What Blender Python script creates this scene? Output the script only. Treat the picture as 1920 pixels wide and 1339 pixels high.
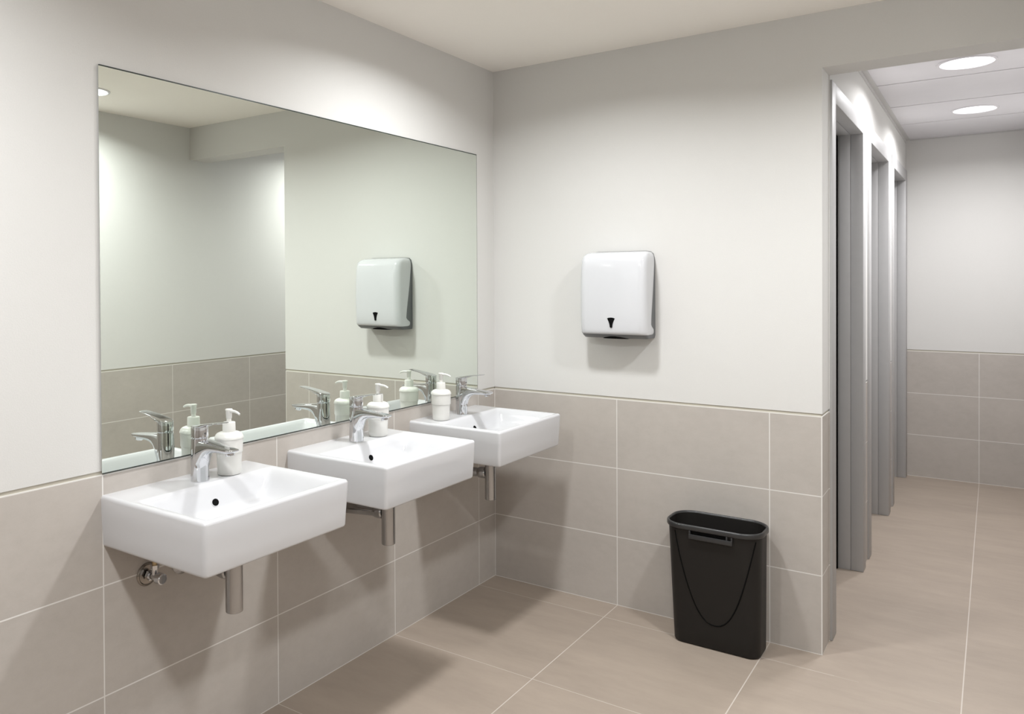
import bpy, bmesh, math, random
from mathutils import Vector, Matrix
for o in list(bpy.data.objects):
    bpy.data.objects.remove(o, do_unlink=True)
S = bpy.context.scene
COL = S.collection

# ------------------------------------------------------------------ camera
F_PX, CX, CY = 1475.42, 828.51, 542.56
YAW, PITCH, ROLL = 0.6127646, -0.0094540, -0.0053758
CAM = Vector((1.97264, -3.24230, 1.41869))
fw = Vector((-math.sin(YAW) * math.cos(PITCH), math.cos(YAW) * math.cos(PITCH), math.sin(PITCH)))
r0 = Vector((math.cos(YAW), math.sin(YAW), 0))
u0 = r0.cross(fw)
rt = r0 * math.cos(ROLL) + u0 * math.sin(ROLL)
up = -r0 * math.sin(ROLL) + u0 * math.cos(ROLL)
cd = bpy.data.cameras.new('camera')
cam = bpy.data.objects.new('camera', cd)
COL.objects.link(cam)
cam.matrix_world = Matrix((
    (rt.x, up.x, -fw.x, CAM.x), (rt.y, up.y, -fw.y, CAM.y), (rt.z, up.z, -fw.z, CAM.z), (0, 0, 0, 1)))
cd.sensor_fit = 'HORIZONTAL'
cd.sensor_width = 36
cd.lens = F_PX / 1920 * 36
cd.shift_x = (960 - CX) / 1920
cd.shift_y = -(669.5 - CY) / 1920
cd.clip_start = 0.02
S.camera = cam

# ------------------------------------------------------------------ world, exposure, light levels
W = bpy.data.worlds.new('world')
S.world = W
W.use_nodes = True
W.node_tree.nodes['Background'].inputs[0].default_value = (0.02, 0.02, 0.02, 1)
W.node_tree.nodes['Background'].inputs[1].default_value = 1.0
S.view_settings.view_transform = 'Standard'
S.view_settings.look = 'None'
S.view_settings.gamma = 1
S.view_settings.use_curve_mapping = False
S.view_settings.exposure = 0.0
ROOM_W, ROOM_SPREAD = 18.2, 154       # output and beam angle of each round room lamp
HALL_W, HALL_SPREAD = 17.8, 160       # the same for the corridor lamps
ROOM_COL = (0.965, 0.985, 1.0)
HALL_COL = (0.985, 0.985, 1.0)

# ------------------------------------------------------------------ measured layout (metres-ish)
TW, TH = 0.6303, 0.3          # wall tile width / height
TA, TB = 0.1447, 0.6226       # first joint on left / back wall
JX, JD = 1.441, 0.145         # opening edge and wall depth
RW = 2.31                     # right wall
Y2 = 3.349                    # far wall of the corridor
YR = -4.6                     # rear wall
CH = 2.424                    # ceiling
SLOT = 0.9128
TTOP = 0.9028
HEAD = 2.2155                 # underside of the header

# ------------------------------------------------------------------ materials
def newmat(name):
    m = bpy.data.materials.new(name)
    m.use_nodes = True
    nt = m.node_tree
    return m, nt, nt.nodes['Principled BSDF']

def math_(nt, op, a, b=None, c=None):
    n = nt.nodes.new('ShaderNodeMath')
    n.operation = op
    for i, v in enumerate((a, b, c)):
        if v is None: continue
        if isinstance(v, (int, float)): n.inputs[i].default_value = v
        else: nt.links.new(v, n.inputs[i])
    return n.outputs[0]

def noise(nt, vec, scale, detail=4, rough=0.55):
    n = nt.nodes.new('ShaderNodeTexNoise')
    n.inputs['Scale'].default_value = scale
    n.inputs['Detail'].default_value = detail
    n.inputs['Roughness'].default_value = rough
    nt.links.new(vec, n.inputs['Vector'])
    return n.outputs['Fac']

def mixc(nt, fac, a, b):
    n = nt.nodes.new('ShaderNodeMix')
    n.data_type = 'RGBA'
    if isinstance(fac, (int, float)): n.inputs[0].default_value = fac
    else: nt.links.new(fac, n.inputs[0])
    for i, v in ((6, a), (7, b)):
        if isinstance(v, tuple): n.inputs[i].default_value = (*v, 1)
        else: nt.links.new(v, n.inputs[i])
    return n.outputs[2]

def simple(name, col, rough=0.5, metal=0.0, bump=0.0, bscale=200, coat=0.0, spec=None):
    m, nt, b = newmat(name)
    b.inputs['Base Color'].default_value = (*col, 1)
    b.inputs['Roughness'].default_value = rough
    b.inputs['Metallic'].default_value = metal
    if coat: b.inputs['Coat Weight'].default_value = coat
    if spec is not None: b.inputs['Specular IOR Level'].default_value = spec
    tc = nt.nodes.new('ShaderNodeTexCoord')
    f = noise(nt, tc.outputs['Object'], bscale, 3)
    v = mixc(nt, f, tuple(c * 0.97 for c in col), tuple(min(1, c * 1.03) for c in col))
    nt.links.new(v, b.inputs['Base Color'])
    if bump:
        bp = nt.nodes.new('ShaderNodeBump')
        bp.inputs['Strength'].default_value = bump
        bp.inputs['Distance'].default_value = 0.002
        nt.links.new(f, bp.inputs['Height'])
        nt.links.new(bp.outputs[0], b.inputs['Normal'])
    return m

def linemask(nt, co, off, per, w):
    u = math_(nt, 'DIVIDE', math_(nt, 'SUBTRACT', co, off), per)
    f = math_(nt, 'FRACT', u)
    d = math_(nt, 'MULTIPLY', math_(nt, 'MINIMUM', f, math_(nt, 'SUBTRACT', 1.0, f)), per)
    return math_(nt, 'LESS_THAN', d, w / 2), math_(nt, 'FLOOR', u)

TILE = (0.472, 0.432, 0.394)
FLOORC = (0.345, 0.284, 0.232)
GROUT = (0.72, 0.70, 0.67)

def tile_mat(name, axis, off, ones=(), floor=False):
    """large format stoneware tiles: axis = horizontal axis of the joints; ones = single extra joint lines"""
    m, nt, b = newmat(name)
    tc = nt.nodes.new('ShaderNodeTexCoord')
    P = tc.outputs['Object']
    sp = nt.nodes.new('ShaderNodeSeparateXYZ')
    nt.links.new(P, sp.inputs[0])
    X, Y, Z = sp.outputs
    if floor:
        m1, c1 = linemask(nt, X, TB, TW, 0.0038)
        m2, c2 = linemask(nt, Y, -TA, TW, 0.0026)
        n3 = noise(nt, P, 2.3, 2)
        # the cross joints are butted tight towards the corridor: hardly any grout shows there
        left = math_(nt, 'LESS_THAN', X, TB + TW + 0.25)
        fade = math_(nt, 'MAXIMUM', left, math_(nt, 'MULTIPLY', math_(nt, 'GREATER_THAN', n3, 0.58), 0.3))
        hall = math_(nt, 'LESS_THAN', Y, 0.1)
        fade = math_(nt, 'MULTIPLY', fade, math_(nt, 'MAXIMUM', hall, 0.1))
        m2 = math_(nt, 'MULTIPLY', m2, fade)
        base = FLOORC
    else:
        co = {'x': X, 'y': Y}[axis]
        m1, c1 = linemask(nt, co, off, TW, 0.0036)
        m2, c2 = linemask(nt, Z, 0.0, TH, 0.0038)
        m2 = math_(nt, 'MULTIPLY', m2, math_(nt, 'LESS_THAN', Z, 0.85))
        base = TILE
    mask = math_(nt, 'MAXIMUM', m1, m2)
    for ax, v, w in ones:
        co = {'x': X, 'y': Y, 'z': Z}[ax]
        d = math_(nt, 'ABSOLUTE', math_(nt, 'SUBTRACT', co, v))
        mask = math_(nt, 'MAXIMUM', mask, math_(nt, 'LESS_THAN', d, w / 2))
    cv = nt.nodes.new('ShaderNodeCombineXYZ')
    nt.links.new(c1, cv.inputs[0]); nt.links.new(c2, cv.inputs[1])
    wn = nt.nodes.new('ShaderNodeTexWhiteNoise')
    nt.links.new(cv.outputs[0], wn.inputs['Vector'])
    mp = nt.nodes.new('ShaderNodeMapping')
    mp.inputs['Scale'].default_value = (0.45, 1.6, 1) if floor else (1, 1, 1.5)
    nt.links.new(P, mp.inputs['Vector'])
    big = noise(nt, mp.outputs[0], 3.2 if floor else 3.0, 6, 0.6)
    mid = noise(nt, mp.outputs[0], 16 if floor else 22, 5, 0.65)
    fine = noise(nt, P, 420, 2, 0.5)
    t = math_(nt, 'ADD', math_(nt, 'MULTIPLY', math_(nt, 'SUBTRACT', big, 0.5), 0.46 if floor else 0.26),
              math_(nt, 'MULTIPLY', math_(nt, 'SUBTRACT', mid, 0.5), 0.24 if floor else 0.20))
    t = math_(nt, 'ADD', t, math_(nt, 'MULTIPLY', math_(nt, 'SUBTRACT', fine, 0.5), 0.10))
    t = math_(nt, 'ADD', t, math_(nt, 'MULTIPLY', math_(nt, 'SUBTRACT', wn.outputs['Value'], 0.5), 0.05))
    t = math_(nt, 'ADD', t, 1.0)
    hs = nt.nodes.new('ShaderNodeHueSaturation')
    hs.inputs['Color'].default_value = (*base, 1)
    nt.links.new(t, hs.inputs['Value'])
    warm = mixc(nt, math_(nt, 'MULTIPLY', mid, 0.35), hs.outputs[0], (base[0] * 0.97, base[1], base[2] * 1.04))
    nt.links.new(mixc(nt, mask, warm, (0.53, 0.475, 0.425) if floor else GROUT), b.inputs['Base Color'])
    b.inputs['Roughness'].default_value = 0.48 if floor else 0.6
    b.inputs['Specular IOR Level'].default_value = 0.35 if floor else 0.3
    bp = nt.nodes.new('ShaderNodeBump')
    bp.inputs['Strength'].default_value = 0.25
    bp.inputs['Distance'].default_value = 0.001
    h = math_(nt, 'SUBTRACT', math_(nt, 'MULTIPLY', mid, 0.5), mask)
    nt.links.new(h, bp.inputs['Height'])
    nt.links.new(bp.outputs[0], b.inputs['Normal'])
    return m

ZL = (('z', 0.902, 0.0045), ('z', 0.0, 0.006))
M_TL = tile_mat('tile_left', 'y', -TA, ZL)
M_TB = tile_mat('tile_back', 'x', TB, (('x', 0.0, 0.006), ('x', JX, 0.008)) + ZL)
M_TJ = tile_mat('tile_jamb', 'y', 0.0, (('y', 0.0, 0.006),) + ZL)
M_TF = tile_mat('tile_far', 'x', TB, ZL)
M_TR = tile_mat('tile_right', 'y', -TA, ZL)
M_FL = tile_mat('tile_floor', 'x', 0, floor=True)
M_PL = simple('plaster', (0.655, 0.645, 0.625), 0.85, bump=0.12, bscale=260)
M_CE = simple('ceiling_paint', (0.93, 0.89, 0.835), 0.9, bump=0.08, bscale=260)
M_SL = simple('channel_tan', (0.50, 0.47, 0.40), 0.6)
M_CER = simple('ceramic', (0.61, 0.61, 0.625), 0.09, coat=0.3, bscale=3)
M_CHR = simple('chrome', (0.68, 0.69, 0.71), 0.035, 1.0, bscale=10)
M_STE = simple('brushed_chrome', (0.45, 0.45, 0.455), 0.17, 1.0, bscale=60)
M_DKC = simple('dark_chrome', (0.32, 0.29, 0.26), 0.22, 1.0)
M_BRS = simple('brass', (0.55, 0.42, 0.25), 0.3, 1.0)
M_BLK = simple('black_void', (0.003, 0.003, 0.003), 0.8, spec=0.1)
M_RUB = simple('black_rubber', (0.02, 0.02, 0.02), 0.6)
M_SOAP = simple('white_plastic', (0.70, 0.69, 0.66), 0.33, bscale=4)
M_COV = simple('cover_plastic', (0.60, 0.605, 0.625), 0.12, coat=0.25, bscale=4)
M_GRY = simple('grey_plastic', (0.13, 0.135, 0.14), 0.42)
M_BIN = simple('bin_plastic', (0.0125, 0.011, 0.010), 0.45, bump=0.15, bscale=900, spec=0.3)
M_RIM = simple('bin_rim', (0.030, 0.030, 0.031), 0.30)
M_ALU = simple('grey_aluminium', (0.44, 0.435, 0.435), 0.5, 0.2, bscale=30)
M_LEAF = simple('door_laminate', (0.40, 0.40, 0.40), 0.5)
M_PAN = simple('ceiling_panel', (0.71, 0.695, 0.72), 0.55, bscale=8)
M_TRM = simple('trim_white', (0.55, 0.54, 0.53), 0.5)
M_SEAM = simple('seam_dark', (0.16, 0.15, 0.15), 0.7)
M_EDGE = simple('mirror_edge', (0.03, 0.04, 0.035), 0.3)
m, nt, b = newmat('mirror_glass')
b.inputs['Metallic'].default_value = 1
b.inputs['Roughness'].default_value = 0.0
b.inputs['Base Color'].default_value = (0.86, 0.91, 0.85, 1)
M_MIR = m

def lampmat(name, col, power):
    m = bpy.data.materials.new(name)
    m.use_nodes = True
    nt = m.node_tree
    nt.nodes.clear()
    e = nt.nodes.new('ShaderNodeEmission')
    e.inputs[0].default_value = (*col, 1)
    e.inputs[1].default_value = power
    o = nt.nodes.new('ShaderNodeOutputMaterial')
    nt.links.new(e.outputs[0], o.inputs[0])
    return m
M_LR = lampmat('lamp_room', ROOM_COL, 4.0)
M_LH = lampmat('lamp_hall', HALL_COL, 4.0)

# ------------------------------------------------------------------ mesh helpers
def bx(bm, x0, x1, y0, y1, z0, z1, mi=0):
    v = [bm.verts.new((x, y, z)) for x in (x0, x1) for y in (y0, y1) for z in (z0, z1)]
    fs = [(0, 1, 3, 2), (4, 6, 7, 5), (0, 4, 5, 1), (2, 3, 7, 6), (0, 2, 6, 4), (1, 5, 7, 3)]
    out = []
    for i, f in enumerate(fs):
        face = bm.faces.new([v[j] for j in f])
        face.material_index = mi if isinstance(mi, int) else mi[i // 2]   # (x faces, y faces, z faces)
        out.append(face)
    return v, out

def bbx(bm, x0, x1, y0, y1, z0, z1, bev=0.002, seg=2, mi=0):
    """bevelled box"""
    t = bmesh.new()
    bx(t, x0, x1, y0, y1, z0, z1)
    bmesh.ops.recalc_face_normals(t, faces=t.faces)
    bmesh.ops.bevel(t, geom=t.edges[:], offset=bev, segments=seg, profile=0.5, affect='EDGES')
    me = bpy.data.meshes.new('tmp')
    for f in t.faces: f.material_index = mi
    t.to_mesh(me); t.free()
    bm.from_mesh(me)
    bpy.data.meshes.remove(me)

def loft(bm, loops, cap0=True, cap1=True, mi=0):
    rows = [[bm.verts.new(p) for p in lp] for lp in loops]
    n = len(rows[0])
    for a, b_ in zip(rows[:-1], rows[1:]):
        for i in range(n):
            j = (i + 1) % n
            f = bm.faces.new((a[i], a[j], b_[j], b_[i])); f.material_index = mi
    if cap0: bm.faces.new(rows[0][::-1]).material_index = mi
    if cap1: bm.faces.new(rows[-1]).material_index = mi
    return rows

def rrect(cx, cy, hx, hy, r, n=6):
    r = min(r, hx * 0.999, hy * 0.999)
    pts = []
    for qx, qy, a0 in ((1, 1, 0), (-1, 1, 90), (-1, -1, 180), (1, -1, 270)):
        for k in range(n + 1):
            a = math.radians(a0 + 90 * k / n)
            pts.append((cx + qx * (hx - r) + r * math.cos(a), cy + qy * (hy - r) + r * math.sin(a)))
    return pts

def lathe(bm, prof, cx=0, cy=0, n=40, mi=0, caps=True):
    loops = [[(cx + r * math.cos(2 * math.pi * k / n), cy + r * math.sin(2 * math.pi * k / n), z) for k in range(n)]
             for r, z in prof]
    loft(bm, loops, caps, caps, mi)

def tube(bm, pts, rad, n=12, mi=0, closed=False):
    pts = [Vector(p) for p in pts]
    N = len(pts)
    rads = rad if isinstance(rad, (list, tuple)) else [rad] * N
    loops = []
    ref = None
    for i, p in enumerate(pts):
        if closed: t = (pts[(i + 1) % N] - pts[i - 1]).normalized()
        else: t = (pts[min(i + 1, N - 1)] - pts[max(i - 1, 0)]).normalized()
        if ref is None:
            ref = Vector((0, 0, 1)) if abs(t.z) < 0.9 else Vector((1, 0, 0))
        a = (ref - t * ref.dot(t)).normalized()
        ref = a
        c = t.cross(a)
        loops.append([p + (a * math.cos(2 * math.pi * k / n) + c * math.sin(2 * math.pi * k / n)) * rads[i] for k in range(n)])
    if closed: loops.append(loops[0])
    loft(bm, loops, not closed, not closed, mi)
    if closed: bmesh.ops.remove_doubles(bm, verts=bm.verts[:], dist=1e-6)

def obj(name, bm, mats, parent=None, smooth=None, loc=None):
    bmesh.ops.recalc_face_normals(bm, faces=bm.faces[:])
    if smooth is not None:
        for f in bm.faces: f.smooth = True
        for e in bm.edges:
            if len(e.link_faces) == 2 and e.calc_face_angle(0) > math.radians(smooth): e.smooth = False
    me = bpy.data.meshes.new(name)
    bm.to_mesh(me); bm.free()
    o = bpy.data.objects.new(name, me)
    for m_ in (mats if isinstance(mats, (list, tuple)) else [mats]): me.materials.append(m_)
    COL.objects.link(o)
    if parent: o.parent = parent
    if loc: o.location = loc
    return o

def thing(name, label, cat, loc=(0, 0, 0), rz=0, group=None):
    o = bpy.data.objects.new(name, None)
    o.empty_display_size = 0.1
    COL.objects.link(o)
    o.location = loc
    o.rotation_euler = (0, 0, rz)
    o['label'] = label; o['category'] = cat
    if group: o['group'] = group
    return o

def struct(name, bm, mats, parent=None, smooth=None):
    o = obj(name, bm, mats, parent, smooth)
    if not parent: o['kind'] = 'structure'
    return o

def copy_tree(o, parent=None):
    c = o.copy()
    COL.objects.link(c)
    c.parent = parent
    for ch in [x for x in bpy.data.objects if x.parent == o]:
        copy_tree(ch, c)
    return c

# ------------------------------------------------------------------ setting
T = 0.15
bm = bmesh.new(); bx(bm, -T, RW + T, YR - T, Y2 + T, -0.1, 0.0)
struct('floor', bm, M_FL)
bm = bmesh.new(); bx(bm, -T, RW + T, YR - T, JD, CH, CH + 0.1)
struct('ceiling', bm, M_CE)

bm = bmesh.new()                                   # corridor ceiling: long panels with open seams
seams = [0.789 + TW * k for k in range(-1, 5)]
edges = [JD] + [s for s in seams if s > JD + 0.001] + [Y2]
for a, b_ in zip(edges[:-1], edges[1:]):
    if b_ > Y2: b_ = Y2
    if b_ - a < 0.01: continue
    bx(bm, JX - 0.02, RW + 0.02, a + 0.007, b_ - 0.007, CH, CH + 0.03, 0)
bx(bm, JX - 0.02, RW + 0.02, JD, Y2, CH + 0.012, CH + 0.09, 1)
o = struct('ceiling', bm, [M_PAN, M_SEAM])

def wallboxes(bm, boxes, slotdir, tile_mi, slot=True, zt=CH):
    """boxes: (x0,x1,y0,y1); slotdir: how far each side is set back in the channel (x0,x1,y0,y1)"""
    for (x0, x1, y0, y1) in boxes:
        bx(bm, x0, x1, y0, y1, 0, TTOP, tile_mi)
        sx0, sx1, sy0, sy1 = slotdir
        bx(bm, x0 + sx0, x1 - sx1, y0 + sy0, y1 - sy1, TTOP, SLOT, 2)
        bx(bm, x0, x1, y0, y1, SLOT, zt, 1)

bm = bmesh.new()
wallboxes(bm, [(-T, 0, YR - T, JD)], (0, 0.003, 0, 0), 0)
struct('wall_left', bm, [M_TL, M_PL, M_SL])
bm = bmesh.new()
wallboxes(bm, [(0, JX, 0, JD)], (0, 0.003, 0.003, 0), (3, 0, 0))
bx(bm, JX, RW, 0, JD, HEAD, CH, 1)
struct('wall_back', bm, [M_TB, M_PL, M_SL, M_TJ])
bm = bmesh.new()
wallboxes(bm, [(RW, RW + T, YR - T, Y2 + T)], (0.003, 0, 0, 0), 0)
struct('wall_right', bm, [M_TR, M_PL, M_SL])
bm = bmesh.new()
wallboxes(bm, [(0, RW, YR - T, YR)], (0, 0, 0, 0.004), 0)
struct('wall_rear', bm, [M_TF, M_PL, M_SL])
bm = bmesh.new()
wallboxes(bm, [(JX - 0.12, RW, Y2, Y2 + T)], (0, 0, 0.003, 0), 0)
struct('wall_far', bm, [M_TF, M_PL, M_SL])
# corridor side wall, with three door openings
XC = 1.444
FR = [(0.150, 1.123, 0.238, 1.034), (1.252, 2.243, 1.340, 2.142), (2.379, 3.344, 2.462, 3.244)]
FTOP, OTOP = 2.200, 2.122
bm = bmesh.new()
for a, b_ in ((JD, 0.150), (1.123, 1.252), (2.243, 2.379), (3.344, Y2)):
    bx(bm, XC - 0.11, XC, a, b_, 0, TTOP, 0)
    bx(bm, XC - 0.11, XC - 0.008, a, b_, TTOP, SLOT, 2)
    bx(bm, XC - 0.11, XC, a, b_, SLOT, FTOP, 1)
bx(bm, XC - 0.11, XC, JD, Y2, FTOP, CH, 1)
struct('wall_corridor', bm, [M_TR, M_PL, M_SL])
# angle trim under the corridor ceiling
bm = bmesh.new()
bx(bm, XC, XC + 0.026, JD, Y2, CH - 0.003, CH + 0.002)
bx(bm, XC, XC + 0.003, JD, Y2, CH - 0.024, CH)
struct('trim_1', bm, M_TRM)
bm = bmesh.new()
bx(bm, XC + 0.026, RW, Y2 - 0.006, Y2, CH - 0.008, CH)
struct('trim_2', bm, M_TRM)

# doors of the cubicles
for i, (y0, y1, o0, o1) in enumerate(FR):
    d = bpy.data.objects.new('door_%d' % (i + 1), None)
    COL.objects.link(d)
    d.location = (XC, (y0 + y1) / 2, 0)
    d['kind'] = 'structure'
    ym = (y0 + y1) / 2
    def L(a): return a - ym
    XF = 0.009                       # proud of the wall
    bm = bmesh.new()
    for (a, b_) in ((y0, o0), (o1, y1)):
        bbx(bm, -0.0465, XF, L(a), L(b_), 0.0, FTOP, 0.003)
        bbx(bm, -0.1025, -0.0470, L(a), L(b_), 0.0, FTOP, 0.0015)
    bbx(bm, -0.0465, XF, L(o0), L(o1), OTOP, FTOP, 0.003)
    bbx(bm, -0.1025, -0.0470, L(o0), L(o1), OTOP, FTOP, 0.0015)
    obj('door_frame', bm, M_ALU, d, 40)
    bm = bmesh.new()
    for (a, b_) in ((o0, o0 + 0.014), (o1 - 0.014, o1)):
        bx(bm, -0.1115, -0.1025, L(a), L(b_), 0.0, OTOP)
    bx(bm, -0.1115, -0.1025, L(o0 + 0.014), L(o1 - 0.014), OTOP - 0.014, OTOP)
    obj('door_seal', bm, M_BLK, d)
    bm = bmesh.new()
    bbx(bm, -0.150, -0.112, L(o0 - 0.02), L(o1 + 0.02), 0.006, OTOP + 0.02, 0.002)
    leaf = obj('door_leaf', bm, M_LEAF, d, 40)
    bm = bmesh.new()
    hy = L(o0 + 0.06)
    tube(bm, [(-0.112, hy, 1.02), (-0.078, hy, 1.02), (-0.070, hy + 0.012, 1.02), (-0.070, hy + 0.11, 1.02)], 0.009)
    t2 = [( -0.112, 0.024), (-0.106, 0.024)]
    loops = [[(x, hy + r * math.cos(k * math.pi / 12), 1.02 + r * math.sin(k * math.pi / 12)) for k in range(24)] for x, r in t2]
    loft(bm, loops)
    obj('door_handle', bm, M_STE, leaf, 40)

# ------------------------------------------------------------------ lamps
def lamp(loc, r, mat, label, group, depth=0.012):
    t = thing('ceiling_downlight', label, 'ceiling light', (loc[0], loc[1], CH), group=group)
    bm = bmesh.new()
    n = 64
    prof = [(r + 0.014, 0.0), (r + 0.013, -0.004), (r + 0.004, -0.006), (r, -0.003), (r, -0.001)]
    loops = [[(q * math.cos(2 * math.pi * k / n), q * math.sin(2 * math.pi * k / n), z) for k in range(n)] for q, z in prof]
    loft(bm, loops, False, False)
    obj('trim_ring', bm, M_PAN, t, 40)
    bm = bmesh.new()
    vs = [bm.verts.new((r * math.cos(2 * math.pi * k / 32), r * math.sin(2 * math.pi * k / 32), -0.0015)) for k in range(32)]
    bm.faces.new(vs[::-1])
    obj('diffuser', bm, mat, t)
    ld = bpy.data.lights.new('lamp_light', 'AREA')
    ld.shape = 'DISK'
    ld.size = 2 * r * 0.97
    hall = mat is M_LH
    ld.energy = HALL_W if hall else ROOM_W
    ld.spread = math.radians(HALL_SPREAD if hall else ROOM_SPREAD)
    ld.color = HALL_COL if hall else ROOM_COL
    lo = bpy.data.objects.new('lamp_light', ld)
    COL.objects.link(lo)
    lo.parent = t
    lo.location = (0, 0, -0.003)
    return t
lamp((1.90, -0.935), 0.088, M_LR, 'round ceiling light showing at the top left edge of the mirror', 'downlights of the washroom')
lamp((0.66, -0.93), 0.088, M_LR, 'round ceiling light above the middle and far washbasins', 'downlights of the washroom')
lamp((0.66, -2.80), 0.088, M_LR, 'round ceiling light on the washbasin side of the room, outside the picture to the left', 'downlights of the washroom')
lamp((1.90, -2.80), 0.088, M_LR, 'round ceiling light nearest the viewer, outside the picture overhead', 'downlights of the washroom')
lamp((1.865, 1.150), 0.104, M_LH, 'nearer and larger looking of the two round corridor ceiling lights', 'round lights in the corridor ceiling')
lamp((1.873, 2.385), 0.104, M_LH, 'farther and smaller looking of the two round corridor ceiling lights', 'round lights in the corridor ceiling')

# ------------------------------------------------------------------ mirror
t = thing('wall_mirror', 'large frameless rectangular wall mirror above the three white washbasins', 'mirror', (0, -1.098, 0.905))
bm = bmesh.new()
my0, my1, mz1 = -2.0405 + 1.098, -0.158 + 1.098, 2.0085 - 0.905
bx(bm, 0.0004, 0.0050, my0 + 0.003, my1, 0.0, mz1)
obj('mirror_backing', bm, M_EDGE, t)
bm = bmesh.new()
bx(bm, 0.0051, 0.0058, my0, my1 - 0.0032, 0.003, mz1 - 0.0042)
obj('mirror_glass', bm, M_MIR, t)

# ------------------------------------------------------------------ washbasin
BZ, BT = 0.708, 0.847            # underside, rim
BHW, BD = 0.2565, 0.433
def make_basin():
    t = thing('washbasin', '', 'washbasin', (0, 0, BZ))
    H = BT - BZ
    R = 0.010                     # edge rounding
    def sstep(v):
        v = max(0.0, min(1.0, v))
        return v * v * (3 - 2 * v)
    def spaced(a, b_, n):
        core = [a + (b_ - a) * k / n for k in range(n + 1)]
        ex = [0.0, 0.0006, 0.002, 0.004, 0.0065, R, 0.0135]
        out = sorted(set([round(a + e, 5) for e in ex] + [round(b_ - e, 5) for e in ex] +
                         [round(c, 5) for c in core if a + 0.016 < c < b_ - 0.016]))
        return out
    xs = spaced(0.0, BD, 60)
    ys = spaced(-BHW, BHW, 72)
    def height(x, y):
        # distance style blend of the four inner walls
        ax = sstep((x - 0.128) / 0.052)                 # deck side
        bxx = sstep((BD - 0.016 - x) / 0.060)           # front side
        cy_ = sstep((BHW - 0.016 - abs(y)) / 0.105)     # both ends slope softly
        s = (ax ** -3 + bxx ** -3 + cy_ ** -3) ** (-1 / 3.0) if min(ax, bxx, cy_) > 1e-4 else 0.0
        s = min(1.0, s * 1.12)
        z = H - 0.098 * s
        z -= 0.010 * s * (1 - min(1, math.hypot(x - 0.27, y) / 0.2))
        z -= 0.0012 * sstep((x - 0.02) / 0.08) * (1 - s)
        return z
    bm = bmesh.new()
    grid = []
    for x in xs:
        row = []
        for y in ys:
            df = BD - x; dy = BHW - abs(y)
            px, py = x, y
            drop = 0.0
            e = min(df, dy)
            if e < R:
                drop = R - math.sqrt(max(0, R * R - (R - e) ** 2))
            if df < R and dy < R:
                a, b_ = (R - df), (R - dy)
                L_ = math.hypot(a, b_); mx = max(a, b_)
                if L_ > 1e-9:
                    a2, b2 = a * mx / L_, b_ * mx / L_
                    px = BD - R + a2
                    py = math.copysign(BHW - R + b2, y)
            row.append(bm.verts.new((px, py, height(x, y) - drop)))
        grid.append(row)
    for i in range(len(xs) - 1):
        for j in range(len(ys) - 1):
            bm.faces.new((grid[i][j], grid[i + 1][j], grid[i + 1][j + 1], grid[i][j + 1]))
    ring = [grid[i][0] for i in range(len(xs))] + [grid[-1][j] for j in range(1, len(ys))] + \
           [grid[i][-1] for i in range(len(xs) - 2, -1, -1)] + [grid[0][j] for j in range(len(ys) - 2, 0, -1)]
    prev = ring
    cyc = Vector((BD * 0.45, 0, 0))
    for z, ins in ((H * 0.6, 0.0015), (H * 0.3, 0.004), (0.008, 0.0055), (0.004, 0.0065), (0.001, 0.0085), (0.0, 0.0115)):
        new = []
        for v in ring:
            x, y = v.co.x, v.co.y
            nx = x - ins * max(0.0, min(1.0, (x - 0.2) / 0.2))
            ny = y - math.copysign(ins * min(1.0, abs(y) / 0.2), y)
            new.append(bm.verts.new((nx, ny, z)))
        n = len(new)
        for i in range(n):
            j = (i + 1) % n
            bm.faces.new((prev[i], prev[j], new[j], new[i]))
        prev = new
    bm.faces.new(prev)
    obj('basin', bm, M_CER, t, 50)
    # overflow opening in the inner back wall
    bm = bmesh.new()
    ox = 0.154
    n = 28
    z0 = height(ox, 0)
    dz = (height(ox + 0.004, 0) - height(ox - 0.004, 0)) / 0.008
    nrm = Vector((-dz, 0, 1)).normalized()
    tang = Vector((1, 0, dz)).normalized()
    side = Vector((0, 1, 0))
    c0 = Vector((ox, 0, z0))
    loops = []
    for r, d in ((0.0145, 0.0004), (0.0142, 0.0016), (0.0120, 0.0018), (0.0112, 0.0008)):
        loops.append([c0 + nrm * d + (tang * math.cos(2 * math.pi * k / n) * 0.9 + side * math.sin(2 * math.pi * k / n)) * r for k in range(n)])
    loft(bm, loops, False, False, 0)
    ov = obj('overflow_ring', bm, M_CER, t, 50)
    bm = bmesh.new()
    vs = [bm.verts.new(c0 + nrm * 0.0010 + (tang * math.cos(2 * math.pi * k / n) * 0.9 + side * math.sin(2 * math.pi * k / n)) * 0.0118) for k in range(n)]
    bm.faces.new(vs)
    obj('overflow_hole', bm, M_BLK, t)
    bm = bmesh.new()
    hz = height(0.27, 0)
    lathe(bm, [(0.031, hz - 0.004), (0.032, hz + 0.003), (0.029, hz + 0.0045), (0.024, hz + 0.004), (0.022, hz + 0.006), (0.01, hz + 0.0075)], 0.27, 0, 32)
    obj('drain_cap', bm, M_CHR, t, 40)
    return t

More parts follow.
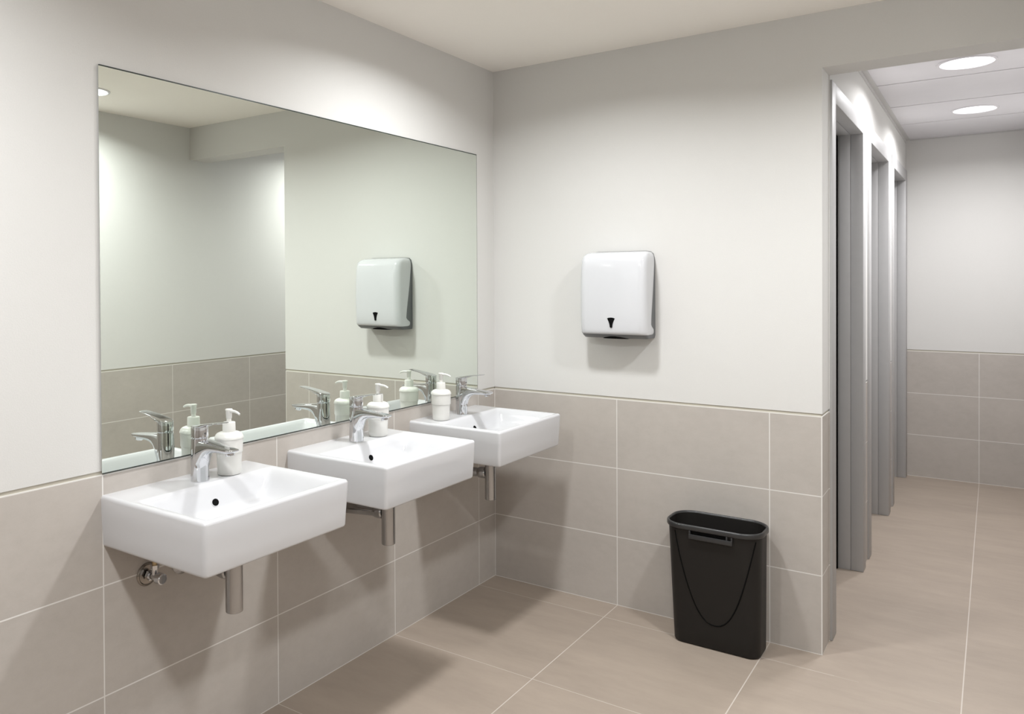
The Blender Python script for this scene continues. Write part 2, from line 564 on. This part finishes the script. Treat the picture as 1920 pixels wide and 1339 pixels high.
# ------------------------------------------------------------------ faucet (origin: centre of its foot)
def make_faucet():
    t = thing('faucet', '', 'faucet', (0, 0, 0))
    bm = bmesh.new()
    lathe(bm, [(0.0262, -0.0015), (0.0265, 0.001), (0.0262, 0.003), (0.0255, 0.03), (0.0248, 0.08), (0.0243, 0.118), (0.0240, 0.1235), (0.0225, 0.1245)], 0, 0, 56)
    obj('faucet_body', bm, M_CHR, t, 40)
    # spout: flat topped beak growing out of the column with a large fillet underneath
    secs = [(-0.012, 0.004, 0.118, 0.0235), (0.008, 0.006, 0.1195, 0.0238), (0.022, 0.036, 0.1195, 0.0222), (0.028, 0.056, 0.1190, 0.0216),
            (0.036, 0.071, 0.1184, 0.0212), (0.048, 0.0825, 0.1172, 0.0208), (0.065, 0.0890, 0.1155, 0.0204),
            (0.090, 0.0915, 0.1130, 0.0199), (0.115, 0.0925, 0.1105, 0.0194), (0.135, 0.0940, 0.1085, 0.0188),
            (0.146, 0.0970, 0.1072, 0.0178), (0.1515, 0.1000, 0.1062, 0.0155), (0.1530, 0.1020, 0.1050, 0.0120)]
    loops = []
    for x, zb, zt, hw in secs:
        h2 = (zt - zb) / 2; zc = (zt + zb) / 2
        lp = []
        m_ = 36
        for k in range(m_):
            a = 2 * math.pi * k / m_
            c, s = math.cos(a), math.sin(a)
            ex = 0.32 if s > 0 else 0.85           # squarer above, rounder below
            yy = hw * math.copysign(abs(c) ** ex, c)
            zz = zc + h2 * math.copysign(abs(s) ** (0.5 if s > 0 else 0.9), s)
            lp.append((x, yy, zz))
        loops.append(lp)
    bm = bmesh.new()
    loft(bm, loops)
    obj('spout', bm, M_CHR, t, 50)
    bm = bmesh.new()
    d = Vector((0.22, 0, -1)).normalized()
    c = Vector((0.131, 0, 0.0950))
    a = Vector((0, 1, 0)); b_ = d.cross(a)
    def ring(r, s): return [c + d * s + (a * math.cos(2 * math.pi * k / 28) + b_ * math.sin(2 * math.pi * k / 28)) * r for k in range(28)]
    loft(bm, [ring(0.0128, -0.004), ring(0.0128, 0.0065), ring(0.0122, 0.0078), ring(0.0100, 0.008)], True, False)
    aer = obj('aerator', bm, M_CHR, t, 40)
    bm = bmesh.new()
    vs = [bm.verts.new(p) for p in ring(0.0102, 0.0074)]
    bm.faces.new(vs)
    obj('aerator_mesh', bm, M_BLK, aer)
    # cap of the cartridge, slightly inclined, and the lever blade
    bm = bmesh.new()
    n = 56
    def cap(z, r, tilt):
        return [(r * math.cos(2 * math.pi * k / n), r * math.sin(2 * math.pi * k / n), z + tilt * r * math.cos(2 * math.pi * k / n)) for k in range(n)]
    loft(bm, [cap(0.1245, 0.0222, 0.0), cap(0.1265, 0.0226, 0.0), cap(0.1275, 0.0243, 0.0), cap(0.130, 0.0246, 0.0),
              cap(0.155, 0.0244, 0.10), cap(0.158, 0.0236, 0.10), cap(0.159, 0.0215, 0.10)])
    hb = obj('lever_cap', bm, M_CHR, t, 40)
    bm = bmesh.new()
    bs = [(-0.0235, 0.1545, 0.1565, 0.010), (-0.020, 0.1535, 0.1590, 0.0160), (-0.008, 0.1540, 0.1625, 0.0215), (0.010, 0.1550, 0.1655, 0.0238), (0.022, 0.1560, 0.1675, 0.0235),
          (0.034, 0.1605, 0.1695, 0.0222), (0.050, 0.1665, 0.1720, 0.0205), (0.075, 0.1705, 0.1752, 0.0185), (0.098, 0.1735, 0.1778, 0.0170), (0.110, 0.1752, 0.1790, 0.0150), (0.1135, 0.1768, 0.1785, 0.011)]
    loops = []
    for x, zb, zt, hw in bs:
        h2 = (zt - zb) / 2; zc = (zt + zb) / 2
        loops.append([(x, hw * math.copysign(abs(math.cos(2 * math.pi * k / 32)) ** 0.45, math.cos(2 * math.pi * k / 32)),
                       zc + h2 * math.copysign(abs(math.sin(2 * math.pi * k / 32)) ** 0.7, math.sin(2 * math.pi * k / 32))) for k in range(32)])
    loft(bm, loops)
    obj('lever', bm, M_CHR, t, 50)
    bm = bmesh.new()
    vs = [bm.verts.new((0.0252, 0.0028 * math.cos(k * math.pi / 8), 0.139 + 0.0028 * math.sin(k * math.pi / 8))) for k in range(16)]
    vs2 = [bm.verts.new((0.0225, 0.0028 * math.cos(k * math.pi / 8), 0.139 + 0.0028 * math.sin(k * math.pi / 8))) for k in range(16)]
    bm.faces.new(vs)
    for k in range(16): bm.faces.new((vs[k], vs[(k + 1) % 16], vs2[(k + 1) % 16], vs2[k]))
    obj('screw_plug', bm, M_GRY, t)
    return t

# ------------------------------------------------------------------ soap pump bottle
def make_soap():
    t = thing('soap_dispenser', '', 'soap dispenser')
    bm = bmesh.new()
    lathe(bm, [(0.0300, 0.0), (0.0335, 0.0012), (0.0348, 0.004), (0.0354, 0.02), (0.0366, 0.045), (0.0376, 0.0625), (0.0378, 0.0645),
               (0.0398, 0.0660), (0.0401, 0.0675), (0.0403, 0.085), (0.0405, 0.1035), (0.0407, 0.1055), (0.0425, 0.1070), (0.0428, 0.1095), (0.0416, 0.1130), (0.0398, 0.1175),
               (0.0355, 0.1220), (0.0290, 0.1250), (0.0220, 0.1266), (0.0185, 0.1272)], 0, 0, 56)
    obj('bottle', bm, M_SOAP, t, 35)
    bm = bmesh.new()
    lathe(bm, [(0.0190, 0.1270), (0.0192, 0.1285), (0.0188, 0.1530), (0.0180, 0.1548), (0.010, 0.1552), (0.0072, 0.1556), (0.0070, 0.1660), (0.006, 0.1665)], 0, 0, 40)
    obj('collar', bm, M_SOAP, t, 35)
    bm = bmesh.new()
    lathe(bm, [(0.0078, 0.1655), (0.0086, 0.1665), (0.0094, 0.1880), (0.0108, 0.1900), (0.0110, 0.1925), (0.0098, 0.1943), (0.006, 0.1948)], 0, 0, 32)
    tube(bm, [(0.005, 0, 0.1880), (0.016, 0, 0.1888), (0.027, 0, 0.1885), (0.037, 0, 0.1865), (0.0445, 0, 0.1835), (0.0475, 0, 0.1812)],
         [0.0050, 0.0046, 0.0041, 0.0037, 0.0034, 0.0031], 14)
    obj('pump_head', bm, M_SOAP, t, 40)
    return t

# ------------------------------------------------------------------ waste trap and angle valve
def make_trap():
    t = thing('bottle_trap', '', 'drain trap')
    bm = bmesh.new()           # vertical pipe: origin on the wall under the basin centre
    lathe(bm, [(0.0215, 0.500), (0.0235, 0.5015), (0.0240, 0.505), (0.0240, 0.7070)], 0.232, 0, 40)
    obj('trap_tube', bm, M_STE, t, 40)
    bm = bmesh.new()
    tube(bm, [(0.212, 0, 0.610), (0.15, 0, 0.606), (0.08, 0, 0.600), (0.004, 0, 0.594)], 0.0190, 28)
    tube(bm, [(0.213, 0, 0.610), (0.209, 0, 0.6097), (0.190, 0, 0.6085), (0.178, 0, 0.6078), (0.174, 0, 0.6075)], [0.0205, 0.0242, 0.0242, 0.0225, 0.0192], 28)
    obj('outlet_pipe', bm, M_STE, t, 40)
    bm = bmesh.new()
    n = 40
    loops = [[(x, r * math.cos(2 * math.pi * k / n), 0.594 + r * math.sin(2 * math.pi * k / n)) for k in range(n)]
             for x, r in ((0.0005, 0.036), (0.003, 0.036), (0.009, 0.030), (0.012, 0.022), (0.013, 0.017))]
    loft(bm, loops, True, False)
    obj('wall_rosette', bm, M_STE, t, 40)
    return t

def make_valve():
    t = thing('angle_valve', '', 'valve')
    zc = 0.592
    bm = bmesh.new()
    n = 40
    def rg(x, r, dy=0, dz=0, f=1.0): return [(x, dy + r * math.cos(2 * math.pi * k / n), zc + dz + r * math.sin(2 * math.pi * k / n)) for k in range(n)]
    loft(bm, [rg(0.0005, 0.033), rg(0.002, 0.033), rg(0.005, 0.0305), rg(0.006, 0.029), rg(0.0035, 0.026), rg(0.0035, 0.012)], True, False)
    obj('wall_rosette', bm, M_DKC, t, 30)
    bm = bmesh.new()
    loft(bm, [rg(0.003, 0.010), rg(0.050, 0.010), rg(0.052, 0.008)])
    tube(bm, [(0.036, 0, zc), (0.036, 0, zc + 0.030)], 0.0085, 20)
    loft(bm, [[(x, r * math.cos(2 * math.pi * k / 6), zc + r * math.sin(2 * math.pi * k / 6)) for k in range(6)] for x, r in ((0.010, 0.0145), (0.021, 0.0145))])
    loft(bm, [[(0.036 + 0.0125 * math.cos(2 * math.pi * k / 6), 0.0125 * math.sin(2 * math.pi * k / 6), z) for k in range(6)] for z in (zc + 0.022, zc + 0.034)])
    obj('valve_body', bm, M_CHR, t, 30)
    bm = bmesh.new()
    loft(bm, [rg(0.052, 0.012), rg(0.054, 0.0165), rg(0.072, 0.0150), rg(0.074, 0.012)])
    obj('valve_knob', bm, M_CHR, t, 30)
    bm = bmesh.new()
    tube(bm, [(0.036, 0, zc + 0.032), (0.036, 0.000, zc + 0.060), (0.045, -0.012, zc + 0.085), (0.060, -0.03, zc + 0.1155)], 0.0055, 14)
    obj('supply_hose', bm, M_DKC, t, 40)
    bm = bmesh.new()
    lathe(bm, [(0.0065, zc + 0.034), (0.0068, zc + 0.035), (0.0068, zc + 0.046), (0.006, zc + 0.047)], 0.036, 0, 20)
    obj('brass_sleeve', bm, M_BRS, t, 40)
    return t

YC = [-1.7845, -1.1010, -0.4170]
basin, faucet, trap, valve, soap = make_basin(), make_faucet(), make_trap(), make_valve(), make_soap()
SOAP_XY = [(0.0895, -1.680), (0.0885, -0.981), (0.0895, -0.574)]
desc = {
    'basin': ['rectangular white ceramic wall-hung washbasin, the nearest and largest looking of the three',
              'rectangular white ceramic wall-hung washbasin, the middle one of the row of three',
              'rectangular white ceramic wall-hung washbasin, the farthest, beside the room corner'],
    'faucet': ['chrome single-lever faucet on the nearest washbasin, left of its soap bottle',
               'chrome single-lever faucet on the middle washbasin of the row',
               'chrome single-lever faucet on the farthest washbasin, right of its soap bottle'],
    'trap': ['chrome drain trap tube hanging under the nearest washbasin',
             'chrome drain trap tube hanging under the middle washbasin',
             'chrome drain trap tube under the farthest washbasin, next to the room corner'],
    'valve': ['dark chrome angle valve with round rosette on tiles below the nearest washbasin',
              'chrome angle valve below the middle washbasin, mostly hidden by the nearest basin'],
    'soap': ['white soap pump bottle standing on the nearest washbasin, right of the faucet',
             'white soap pump bottle on the middle washbasin, right of the faucet',
             'white soap pump bottle on the farthest washbasin, left of the faucet'],
}
for i in range(3):
    b1 = basin if i == 0 else copy_tree(basin)
    b1.location = (0.0, YC[i], BZ); b1['label'] = desc['basin'][i]; b1['group'] = 'three wall-hung washbasins in a row'
    f1 = faucet if i == 0 else copy_tree(faucet)
    f1.location = (0.087, YC[i], BT - 0.0005); f1['label'] = desc['faucet'][i]; f1['group'] = 'single-lever faucets on the washbasins'
    t1 = trap if i == 0 else copy_tree(trap)
    t1.location = (0.0, YC[i], 0.0); t1['label'] = desc['trap'][i]; t1['group'] = 'chrome drain traps under the washbasins'
    if i < 2: v1 = valve if i == 0 else copy_tree(valve)
    if i < 2:
        v1.location = (0.0, YC[i] - 0.118, 0.0); v1['label'] = desc['valve'][i]; v1['group'] = 'angle valves under the washbasins'
    s1 = soap if i == 0 else copy_tree(soap)
    s1.location = (SOAP_XY[i][0], SOAP_XY[i][1], BT - 0.0008); s1['label'] = desc['soap'][i]; s1['group'] = 'white soap bottles on the washbasins'

# ------------------------------------------------------------------ paper towel dispenser
t = thing('paper_towel_dispenser', 'white and grey plastic paper towel dispenser on the wall above the black bin', 'towel dispenser', (0.6505, 0, 1.1745))
def dsec(z, y_back, y_front, hw, r, n=8):
    hw *= 1.042; z *= 1.02
    pts = []
    cy_ = (y_back + y_front) / 2; hy = (y_back - y_front) / 2
    for qx, qy, a0, rr in ((1, 1, 0, 0.001), (-1, 1, 90, 0.001), (-1, -1, 180, r), (1, -1, 270, r)):
        for k in range(n + 1):
            a = math.radians(a0 + 90 * k / n)
            pts.append((qx * (hw - rr) + rr * math.cos(a), cy_ + qy * (hy - rr) + rr * math.sin(a), z))
    return pts
bm = bmesh.new()
cs = [(0.0175, -0.060, -0.100, 0.1400, 0.020), (0.0180, -0.045, -0.1120, 0.1412, 0.028), (0.0200, -0.032, -0.1165, 0.1418, 0.030), (0.026, -0.0255, -0.1195, 0.1425, 0.031), (0.034, -0.024, -0.1215, 0.1425, 0.032),
      (0.041, -0.029, -0.1225, 0.1425, 0.032), (0.050, -0.046, -0.1235, 0.1425, 0.032), (0.060, -0.056, -0.1245, 0.1425, 0.032),
      (0.100, -0.051, -0.1260, 0.1425, 0.032), (0.180, -0.036, -0.1270, 0.1425, 0.032), (0.240, -0.025, -0.1260, 0.1422, 0.032),
      (0.290, -0.018, -0.1235, 0.1418, 0.032), (0.320, -0.014, -0.1195, 0.1412, 0.032), (0.335, -0.013, -0.1140, 0.1400, 0.031),
      (0.346, -0.013, -0.1050, 0.1375, 0.030), (0.354, -0.013, -0.0900, 0.1330, 0.030), (0.3590, -0.013, -0.0700, 0.1260, 0.028), (0.3618, -0.0135, -0.0450, 0.1150, 0.015), (0.3622, -0.014, -0.03, 0.100, 0.008)]
loft(bm, [dsec(*c) for c in cs])
cov = obj('front_cover', bm, M_COV, t, 50)
cov['label'] = 'glossy white cover'
bm = bmesh.new()
gs = [(0.0, 0.0, -0.066, 0.128, 0.015), (0.002, 0.0, -0.085, 0.1375, 0.020), (0.0145, 0.0, -0.108, 0.1402, 0.026), (0.030, 0.0, -0.112, 0.1405, 0.026),
      (0.30, 0.0, -0.108, 0.1405, 0.026), (0.335, 0.0, -0.085, 0.1390, 0.022), (0.353, 0.0, -0.045, 0.1335, 0.012), (0.3615, 0.0, -0.020, 0.1230, 0.006), (0.3645, 0.0, -0.014, 0.105, 0.003)]
loft(bm, [dsec(*c) for c in gs])
cs_ = obj('back_case', bm, M_GRY, t, 40)
cs_['label'] = 'dark grey back case'
bm = bmesh.new()                                   # paper slot lip in the underside
lo = []
for z, w, yf in ((-0.0012, 0.055, -0.0900), (0.0030, 0.048, -0.0940), (0.0060, 0.032, -0.0985), (0.0085, 0.012, -0.1005)):
    lo.append([(w, -0.03, z), (-w, -0.03, z), (-w, yf + 0.008, z), (-w * 0.5, yf, z), (w * 0.5, yf, z), (w, yf + 0.008, z)])
loft(bm, lo)
obj('paper_slot', bm, M_BLK, t)
bm = bmesh.new()                                   # level window, a small dark funnel
fy = -0.1272
out = [(-0.0172, 0.0870), (-0.009, 0.0895), (0.0, 0.0903), (0.009, 0.0893), (0.0168, 0.0865), (0.0095, 0.0720), (0.0060, 0.0600), (0.0048, 0.0490), (0.0, 0.0465), (-0.0048, 0.0490), (-0.0065, 0.0600), (-0.0100, 0.0720)]
loft(bm, [[(x, fy + 0.006, z) for x, z in out], [(x, fy + 0.0004, z) for x, z in out], [(x * 0.93, fy, 0.069 + (z - 0.069) * 0.95) for x, z in out]])
w_ = obj('level_window', bm, M_BLK, t)
w_['label'] = 'small black funnel shaped window'
for sx in (1, -1):
    bm = bmesh.new()
    loops = [[(sx * x, -0.034 + 0.0035 * math.cos(2 * math.pi * k / 20), 0.029 + 0.0035 * math.sin(2 * math.pi * k / 20)) for k in range(20)] for x in (0.1415, 0.1430)]
    loft(bm, loops)
    obj('hinge_pin', bm, M_GRY, t, 40)

# ------------------------------------------------------------------ waste bin
t = thing('waste_bin', 'slim black plastic waste bin standing on the floor against the tiled wall', 'waste bin', (1.09, -0.117, 0))
def bs_(z, x0, x1, y0, y1, r): return [(x - 1.09, y + 0.117, z) for x, y in rrect((x0 + x1) / 2, (y0 + y1) / 2, (x1 - x0) / 2, (y1 - y0) / 2, r, 10)]
def lerp(a, b_, s): return a + (b_ - a) * s
def body(z, ins):
    s = z / 0.468
    return bs_(z, lerp(0.930, 0.906, s) + ins, lerp(1.256, 1.261, s) - ins, lerp(-0.192, -0.215, s) + ins, lerp(-0.040, -0.018, s) - ins, lerp(0.040, 0.072, s))
bm = bmesh.new()
outer = [body(0.0, 0.008), body(0.002, 0.003), body(0.008, 0.0)] + [body(z, 0) for z in (0.06, 0.12, 0.18, 0.24, 0.30, 0.36, 0.42, 0.468)]
inner = [body(z, 0.003) for z in (0.468, 0.36, 0.24, 0.12, 0.01)]
loft(bm, outer + inner)
obj('bin_body', bm, M_BIN, t, 40)
bm = bmesh.new()
def rim(z, d): return bs_(z, 0.906 - d, 1.261 + d, -0.215 - d, -0.018 + d, 0.072 + d)
loft(bm, [rim(0.455, 0.0005), rim(0.455, 0.0055), rim(0.457, 0.0072), rim(0.469, 0.0072), rim(0.4735, 0.0058), rim(0.4752, 0.0028), rim(0.4745, 0.0), rim(0.472, -0.0028), rim(0.462, -0.0032)], False, False)
obj('bin_rim', bm, M_RIM, t, 60)
# grip under the front rim
gx0, gx1 = 1.007 - 1.09, 1.170 - 1.09
yf = -0.215 + 0.117
bm = bmesh.new()
bbx(bm, gx0, gx1, yf - 0.0115, yf - 0.0065, 0.4245, 0.4420, 0.0015)
for a, b_ in ((gx0, gx0 + 0.006), (gx1 - 0.006, gx1), (gx1 - 0.024, gx1 - 0.018)):
    bbx(bm, a, b_, yf - 0.0085, yf + 0.003, 0.4245, 0.4545, 0.001)
bbx(bm, gx0, gx1, yf - 0.0085, yf + 0.003, 0.4235, 0.4265, 0.0008)
grip = obj('grip', bm, M_RIM, t, 40)
bm = bmesh.new()
bx(bm, gx0 + 0.006, gx1 - 0.024, yf - 0.0008, yf + 0.002, 0.428, 0.453)
obj('grip_opening', bm, M_BLK, grip)
# the moulded U shaped line on the front
pts = []
for k in range(41):
    s = -1 + 2 * k / 40
    x = s * 0.149
    z = 0.098 + 0.345 * abs(s) ** 2.3
    s2 = z / 0.468
    yfr = lerp(-0.192, -0.215, s2) + 0.117
    edge = 0.149 - abs(x)
    rr = 0.05
    # follow the rounded corner of the body
    hx0 = lerp(0.930, 0.906, s2) - 1.09; hx1 = lerp(1.256, 1.261, s2) - 1.09
    rc = lerp(0.040, 0.072, s2)
    xx = x + 0.007
    over = max(0, (hx0 + rc) - xx, xx - (hx1 - rc))
    over = min(over, rc * 0.98)
    yy = yfr + (rc - math.sqrt(rc * rc - over * over))
    pts.append((xx, yy - 0.0002, z))
bm = bmesh.new()
tube(bm, pts, 0.0024, 8)
obj('moulded_line', bm, M_BLK, t, 60)
